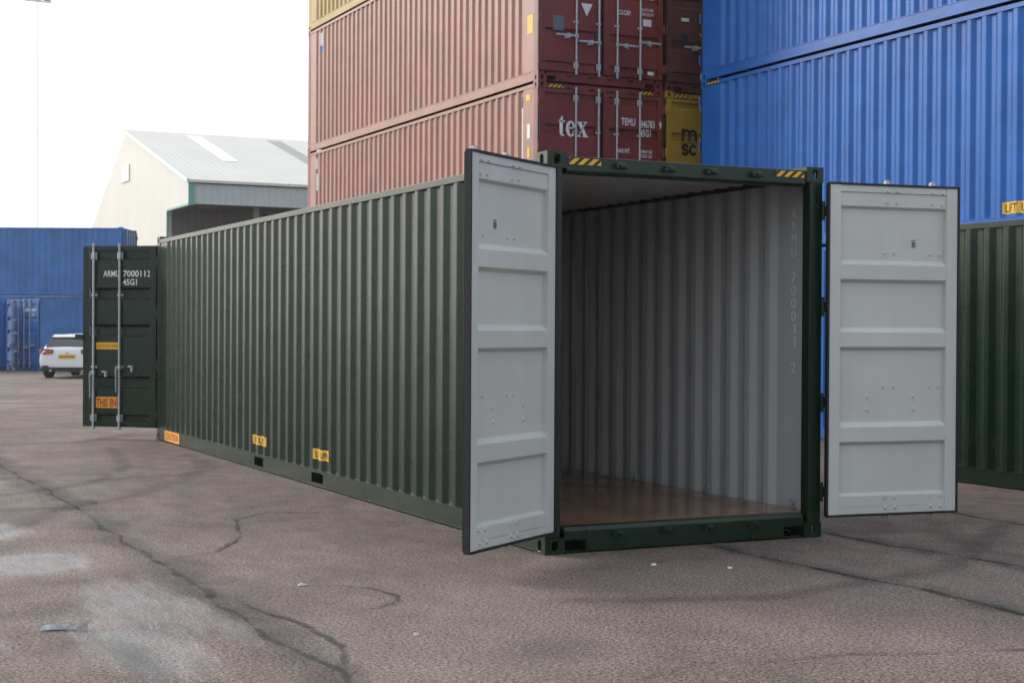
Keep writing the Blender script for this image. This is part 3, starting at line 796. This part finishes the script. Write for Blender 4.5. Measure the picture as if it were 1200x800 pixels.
# far left: blue containers across the yard
def cpos(L_, D): return CAM.x+f.x*D/f.xy.length+r.x*L_, CAM.y+f.y*D/f.xy.length+r.y*L_
A = math.atan2(r.y, r.x)                     # yaw of a line parallel to the picture plane
def far_container(right_px, D, L, H, z, extra, pnt, label, rail='left'):
    """long side towards the viewer, right-hand lower corner at the given place"""
    px_ = (right_px-600)/1787.8*D
    x, y = cpos(px_, D); a = A+extra
    # container local +x is its width, local +y its length: put length along -r
    return container((x, y, z), a+math.pi/2, L, H, pnt, MT['dark'], label, 'blue containers at the far left')
DS = 64.5
s1 = far_container(143, DS, L40, HC, 0, 0, MT['blue2'], 'weathered blue container on the ground at far left behind the others')
s2 = far_container(143, DS, L40, HC, HC, 0, MT['blue2'], 'weathered blue container stacked highest at the far left, above the white car')
x, y = cpos((-19-600)/1787.8*53, 53)
container((x, y, 0), A+math.pi/2, 6.058, 2.591, MT['blue3'], MT['dark'], 'lighter blue container cut by the left edge of the photo', 'blue containers at the far left', ends=('panel', 'panel'))
# turned one showing its doors: origin at the far-left corner of the door end, length away to the right
x, y = cpos((46-600)/1787.8*54, 54); q = A+R(45)
dv = Vector((math.cos(q), math.sin(q))); ev = Vector((-math.sin(q), math.cos(q)))
o = container((x+ev.x*2.438, y+ev.y*2.438, 0), q-math.pi/2, 6.058, 2.591, MT['blue2'], MT['dark'], 'small blue container turned so its end doors show, left of the white car', 'blue containers at the far left')
d = door_of(o, '0_r'); hx = d.location.x
write_fit('ARMU', 1.45-hx, 1.85-hx, 2.12, .11, lambda a, b: (a, -.004, b), MT['white'], d, .003)
write_fit('204817', 1.9-hx, 2.3-hx, 2.12, .11, lambda a, b: (a, -.004, b), MT['white'], d, .003)
write_fit('22G1', 1.9-hx, 2.15-hx, 1.95, .11, lambda a, b: (a, -.004, b), MT['white'], d, .003)
strip_props(o)
for o in (s1, s2): strip_props(o)

# ------------------------------------------------------------------ warehouse
GX = 11.56; YE, YR, YBK = 56.7, 69.9, 81.; ZE, ZR, ZB = 7.95, 11.6, 6.2; XE = 75.; YW, ZC = 60.8, 6.98
MT['clad'] = cladding('cream wall cladding', (.66, .64, .57), .35, 1, .93)
MT['clad_x'] = cladding('grey fascia cladding', (.46, .50, .50), .33, 0, .8)
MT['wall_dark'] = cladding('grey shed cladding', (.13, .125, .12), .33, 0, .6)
MT['roofing'] = cladding('pale fibre cement roofing', (.64, .62, .57), .3, 0, .9)
MT['skylight'] = plain('pale roof light', (.76, .76, .73), .3, 0, .05, .5)
MT['skylight_dirty'] = plain('dirty roof light', (.30, .31, .27), .5, 0, .2, .6)
wh = empty('warehouse', (GX, (YE+YBK)/2, 0)); wx, wy = GX, (YE+YBK)/2
tag(wh, 'cream gabled warehouse with pale roof, teal trim and an open canopy', 'warehouse')
W_ = lambda a, b, c: (a-wx, b-wy, c)
g = MB(); poly = [(YW-wy, 0), (YW-wy, ZC), (YE-wy, ZC-.02), (YE-wy, ZE), (YR-wy, ZR), (YBK-wy, ZB), (YBK-wy, 0)]
g.prism(poly, 0, .2, 0); g.build('gable_wall', [MT['clad']], wh)
sl_ = (ZR-ZE)/(YR-YE)
rf = MB()
rf.prism([(YE-.15-wy, ZE-.15*sl_+.02), (YR-wy, ZR+.02), (YR-wy, ZR+.14), (YE-.15-wy, ZE-.15*sl_+.14)], -.1, XE-wx, 0)
rf.prism([(YBK+.15-wy, ZB-.05), (YR-wy, ZR+.02), (YR-wy, ZR+.14), (YBK+.15-wy, ZB+.07)], 0.01, XE-wx, 0)
roof = rf.build('roof', [MT['roofing']], wh)
for k in range(12):
    x0 = 2.9+k*4.3
    for (a, b) in ((.38, .93),):
        ya, yb = YE+(YR-YE)*a-wy, YE+(YR-YE)*b-wy
        za, zb = ZE+(ZR-ZE)*a+.145, ZE+(ZR-ZE)*b+.145
        MB().prism([(ya, za), (yb, zb), (yb, zb+.02), (ya, za+.02)], x0, x0+.75, 0).build('roof_light', [MT['skylight'] if k in (0, 5) else MT['skylight_dirty']], wh)
MB().box(.2, XE-wx, YE-wy, YE+.12-wy, ZC+.02, ZE-.06).build('fascia', [MT['clad_x']], wh)
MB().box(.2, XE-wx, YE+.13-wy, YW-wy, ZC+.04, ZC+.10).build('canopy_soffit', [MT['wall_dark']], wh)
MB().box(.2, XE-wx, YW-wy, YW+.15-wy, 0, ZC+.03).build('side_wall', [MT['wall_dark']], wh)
MB().box(.2, XE-wx, YBK-.2-wy, YBK-wy, 0, ZB-.1).build('side_wall', [MT['clad_x']], wh)
MB().box(XE-wx-.2, XE-wx-.01, YW+.2-wy, YBK-.25-wy, 0, ZB-.1).build('end_wall', [MT['clad']], wh)
for k in range(9):
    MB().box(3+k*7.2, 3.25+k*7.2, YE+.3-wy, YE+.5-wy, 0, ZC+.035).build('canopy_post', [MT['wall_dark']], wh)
tr = MB(); tr.box(-.05, .22, YE-.06-wy, YE-.001-wy, ZC-.04, ZE+.05); tr.build('corner_trim', [MT['teal']], wh)
tr = MB(); tr.box(-.05, -.002, YW-.12-wy, YW+.02-wy, 0, ZC-.001); tr.box(-.04, -.003, YE-wy, YW-.13-wy, ZC-.05, ZC+.04); tr.build('corner_trim', [MT['teal']], wh)
tr = MB(); tr.prism([(YE-.16-wy, ZE-.16*sl_+.0), (YR-wy, ZR-.02), (YR-wy, ZR+.16), (YE-.16-wy, ZE+.15)], -.16, -.105, 0)
0 and tr.prism([(YBK+.16-wy, ZB-.08), (YR-wy, ZR-.02), (YR-wy, ZR+.16), (YBK+.16-wy, ZB+.09)], -.16, -.105, 0); tr.build('verge_trim', [plain('pale green verge', (.62, .72, .68), .5)], wh)
MB().box(-.06, -.004, YR-.9-wy, YR+.9-wy, 9.05, 9.9).build('gable_vent', [plain('pale vent', (.74, .73, .70), .5)], wh)

# ------------------------------------------------------------------ floodlight mast
mx_, my_ = cpos((43-600)/1787.8*82, 82)
ms = empty('floodlight_mast', (mx_, my_, 0)); tag(ms, 'tall thin white floodlight mast rising at far left against the pale sky', 'floodlight mast')
MP = plain('pale mast paint', (.82, .82, .80), .5, 0, .03)
MB().tube((0, 0, 0), (0, 0, 19.0), .035, 8, 0, .025).build('mast_pole', [MP], ms)
hd = MB(); hd.box(-.7, .7, -.05, .05, 18.95, 19.05); hd.build('head_frame', [MP], ms)
for dx in (-.5, 0, .5):
    MB().prism([(-.12, 19.06), (.25, 19.06), (.32, 19.32), (-.06, 19.38)], dx-.17, dx+.17, 0).build('floodlight', [MT['zinc']], ms, bevel=.02)

# ------------------------------------------------------------------ white hatchback seen from behind
cx, cy = cpos((78.5-600)/1787.8*46.8, 46.8)
car = empty('parked_car', (cx, cy, 0), A-.02)       # local +y points away from the viewer; origin under the rear bumper
tag(car, 'white hatchback parked with its rear to the viewer beside the blue containers', 'car')
CW = plain('white car paint', (.78, .79, .81), .22, 0, .02); 
GLS, t, b = base_mat('dark car glass'); b.inputs['Base Color'].default_value = (.02, .03, .035, 1); b.inputs['Roughness'].default_value = .06; b.inputs['Specular IOR Level'].default_value = .8
TL, t, b = base_mat('red lamp lens'); b.inputs['Base Color'].default_value = (.28, .03, .035, 1); b.inputs['Roughness'].default_value = .2
def ring(y, zs):
    """half-section list (x,z) bottom to top -> full ring"""
    pts = [(x, z) for x, z in zs]; full = pts+[(-x, z) for x, z in reversed(pts)]
    return [(x, y, z) for x, z in full]
secs = [
 (0.00, [(.55, .30), (.80, .36), (.84, .55), (.82, .72), (.72, .88), (.40, .93)]),
 (.06, [(.60, .24), (.86, .32), (.885, .55), (.865, .75), (.80, .95), (.45, 1.00)]),
 (.22, [(.66, .20), (.89, .28), (.895, .55), (.885, .78), (.79, 1.02), (.50, 1.12)]),
 (.45, [(.68, .20), (.895, .28), (.90, .55), (.89, .82), (.72, 1.22), (.50, 1.36)]),
 (.75, [(.68, .20), (.895, .28), (.90, .55), (.89, .85), (.68, 1.33), (.48, 1.425)]),
 (1.5, [(.68, .20), (.895, .28), (.90, .55), (.90, .88), (.66, 1.36), (.48, 1.45)]),
 (2.2, [(.68, .20), (.895, .28), (.90, .55), (.90, .90), (.64, 1.33), (.46, 1.42)]),
 (2.9, [(.68, .20), (.89, .28), (.90, .55), (.88, .90), (.70, 1.02), (.45, 1.06)]),
 (3.6, [(.66, .20), (.88, .28), (.88, .55), (.84, .82), (.66, .92), (.40, .95)]),
 (4.15, [(.55, .22), (.78, .30), (.80, .50), (.74, .66), (.55, .74), (.30, .76)]),
 (4.28, [(.40, .28), (.60, .34), (.62, .48), (.55, .58), (.40, .62), (.2, .63)]),
]
mb = MB(); vs = []; fs = []
for y, zs in secs: vs += ring(y, zs)
n = 12
for i in range(len(secs)-1):
    for j in range(n): fs.append((i*n+j, i*n+(j+1) % n, (i+1)*n+(j+1) % n, (i+1)*n+j))
fs += [tuple(range(n)), tuple(range((len(secs)-1)*n, len(secs)*n))]
body = mb.add(vs, fs).build('body', [CW], car, smooth=True)
sd = body.modifiers.new('s', 'SUBSURF'); sd.levels = 2; sd.render_levels = 2
def quadp(name, pts, th, mat, par=car, bev=.0):
    m = MB(); nn = len(pts); vs = [p for p in pts]+[(p[0], p[1]+th, p[2]) for p in pts]
    m.add(vs, [tuple(range(nn)), tuple(range(nn, 2*nn))]+[(i, (i+1) % nn, nn+(i+1) % nn, nn+i) for i in range(nn)])
    return m.build(name, [mat], par, bevel=bev)
quadp('rear_window', [(-.69, .085, 1.01), (.69, .085, 1.01), (.62, .27, 1.25), (.50, .34, 1.32), (-.50, .34, 1.32), (-.62, .27, 1.25)], .12, GLS)
quadp('roof_spoiler', [(-.56, .26, 1.33), (.56, .26, 1.33), (.50, .36, 1.41), (-.50, .36, 1.41)], .16, CW, bev=.02)
for s in (-1, 1):
    quadp('tail_light', [(s*.885, .07, .75), (s*.89, .10, .93), (s*.76, .01, .96), (s*.42, -.02, .93), (s*.44, -.03, .80), (s*.70, -.01, .76)], .10, TL, bev=.012)
    mm = MB(); mm.box(*sorted((s*.90, s*1.00)), 2.25, 2.37, .93, 1.06); mm.build('wing_mirror', [CW], car, bevel=.03)
    sw = MB(); sw.add([(s*.872, .75, .93), (s*.885, 2.75, .96), (s*.70, 2.2, 1.30), (s*.715, .72, 1.27)], [(0, 1, 2, 3)]); sw.build('side_window', [GLS], car)
    for yy in (.72, 3.40):
        tb = MB(); tb.tube((s*.68, yy, .32), (s*.885, yy, .32), .32, 24); w_ = tb.build('wheel', [MT['rubber']], car, bevel=.02)
        rm = MB(); rm.tube((s*.886, yy, .32), (s*.893, yy, .32), .21, 16); rm.build('rim', [MT['zinc']], w_)
quadp('bumper_insert', [(-.74, -.035, .24), (.74, -.035, .24), (.80, -.01, .40), (.62, -.03, .42), (.55, -.035, .36), (-.55, -.035, .36), (-.62, -.03, .42), (-.80, -.01, .40)], .12, MT['rubber'])
quadp('number_plate', [(-.26, -.012, .645), (.26, -.012, .645), (.26, -.004, .765), (-.26, -.004, .765)], .03, MT['yl'])
o = write_fit('LD14 KXR', -.23, .23, .67, .07, lambda a, b: (a, -.016, b), MT['blackdecal'], car, .001)
quadp('boot_badge', [(-.045, -.022, .80), (.045, -.022, .80), (.045, -.012, .845), (-.045, -.012, .845)], .03, MT['zinc'])
mb = MB(); mb.tube((0, .55, 1.42), (0, .48, 1.50), .012, 6); mb.build('aerial', [MT['rubber']], car)
for s in (-1, 1):
    MB().tube((s*.50, -.05, .25), (s*.50, .10, .25), .04, 10).build('exhaust_pipe', [MT['zinc']], car)

car.scale[2] = .955
# ------------------------------------------------------------------ loose grit
rg = random.Random(5); mb = MB()
def grit(x, y, s_, mi):
    a = rg.random()*3; vs = []
    for i in range(5):
        q = a+i*1.257; k = s_*(.7+.6*rg.random()); vs.append((x+k*math.cos(q), y+k*math.sin(q), .001))
    vs.append((x+s_*.2, y, s_*(.6+.5*rg.random())))
    mb.add(vs, [(i, (i+1) % 5, 5) for i in range(5)], mi)
for _ in range(2600):
    x = rg.uniform(-5.5, 5); y = -4.6+13*rg.random()**2.2; grit(x, y, rg.uniform(.0025, .006), rg.choice((0, 0, 1)))
for cx_, y0_, y1_, sp_, n_ in ((-2.6, -3.3, 7, .10, 900), (1.45, -3.3, 0, .06, 220), (2.68, -3, .5, .09, 320), (-3.2, -2.6, 1.2, .30, 0)):
    for _ in range(n_): grit(cx_+rg.gauss(0, sp_), rg.uniform(y0_, y1_), rg.uniform(.003, .006), rg.choice((0, 0, 1, 2)))
for _ in range(500): grit(rg.uniform(-.15, 2.6), -.05-abs(rg.gauss(0, .12)), rg.uniform(.002, .006), rg.choice((0, 2)))
tag(mb.build('grit', [plain('brown grit', (.20, .16, .14), .9, 0, .4, 40), plain('pale grit', (.42, .40, .38), .9, 0, .2, 40), plain('dark grit', (.04, .038, .036), .9, 0, .3, 40)], None), kind='stuff')

# ------------------------------------------------------------------ small litter on the asphalt
LT = plain('grey rubber strip', (.34, .35, .35), .6, 0, .4, 30)
mb = MB(); vs = []; n = 15
for i in range(n):
    s = i/(n-1); xx = -.12+.23*s; wv = .035*(1-.7*s)+.005*math.sin(s*9)
    yy = .05*s+.01*math.sin(s*7); zz = .010+.016*s+.004*math.sin(s*8)
    vs += [(xx, yy-wv, .006), (xx+.01, yy-wv*.2, zz+.014), (xx, yy+wv, zz)]
    vs += [(xx, yy-wv, .003), (xx+.01, yy-wv*.2, zz+.008), (xx, yy+wv, zz-.004)]
fs = []
for i in range(n-1):
    a = 6*i; b = a+6
    fs += [(a, b, b+1, a+1), (a+1, b+1, b+2, a+2), (a+3, a+4, b+4, b+3), (a+4, a+5, b+5, b+4), (a, a+3, b+3, b), (a+2, b+2, b+5, a+5)]
fs += [(0, 1, 4, 3), (1, 2, 5, 4)]; e_ = 6*(n-1); fs += [(e_, e_+3, e_+4, e_+1), (e_+1, e_+4, e_+5, e_+2)]
o = mb.add(vs, fs).build('litter', [LT], None, loc=(-3.58, -1.36, .004), rotz=-.42)
tag(o, 'torn strip of grey rubber curled on the damp asphalt at lower left', 'litter')
lab = ['small pale scrap on the asphalt in front of the open container, nearer its left door', 'small pale scrap beside the crack in front of the open container',
       'tiny white flake on the asphalt left of centre near the bottom', 'thin pale sliver at the end of the curved crack on the asphalt']
for k, (a, b, s) in enumerate(((.47, -.72, .022), (.87, -1.05, .022), (-1.92, -2.25, .014), (-1.98, -.52, .045))):
    mb = MB(); m_ = 7; vs = []; ph = k*1.3
    rr = [s*(.7+.5*random.random()) for _ in range(m_)]
    for zz, q in ((.002, 1), (.012, .85)):
        vs += [(rr[i]*q*math.cos(i*6.283/m_), rr[i]*q*(.5 if k < 3 else .25)*math.sin(i*6.283/m_), zz+.006*math.sin(i*2+ph)*(q < 1)) for i in range(m_)]
    fs = [tuple(range(m_))[::-1], tuple(range(m_, 2*m_))]+[(i, (i+1) % m_, m_+(i+1) % m_, m_+i) for i in range(m_)]
    o = mb.add(vs, fs).build('paper_scrap', [MT['paper']], None, loc=(a, b, .002), rotz=A+k*.2)
    tag(o, lab[k], 'litter', 'scraps on the asphalt')

# ------------------------------------------------------------------ thin haze added to hint at veiling lens glare
hm = bpy.data.materials.new('glare_haze'); hm.use_nodes = True; ht = hm.node_tree; ht.nodes.clear()
pv = N(ht, 'ShaderNodeVolumePrincipled'); pv.inputs['Density'].default_value = .0005; pv.inputs['Anisotropy'].default_value = .55
pv.inputs['Color'].default_value = (1, .96, .88, 1)
ou = N(ht, 'ShaderNodeOutputMaterial'); ht.links.new(pv.outputs[0], ou.inputs['Volume'])
tag(MB().box(-90, 90, -30, 110, -1, 22).build('glare_haze', [hm]), kind='stuff')
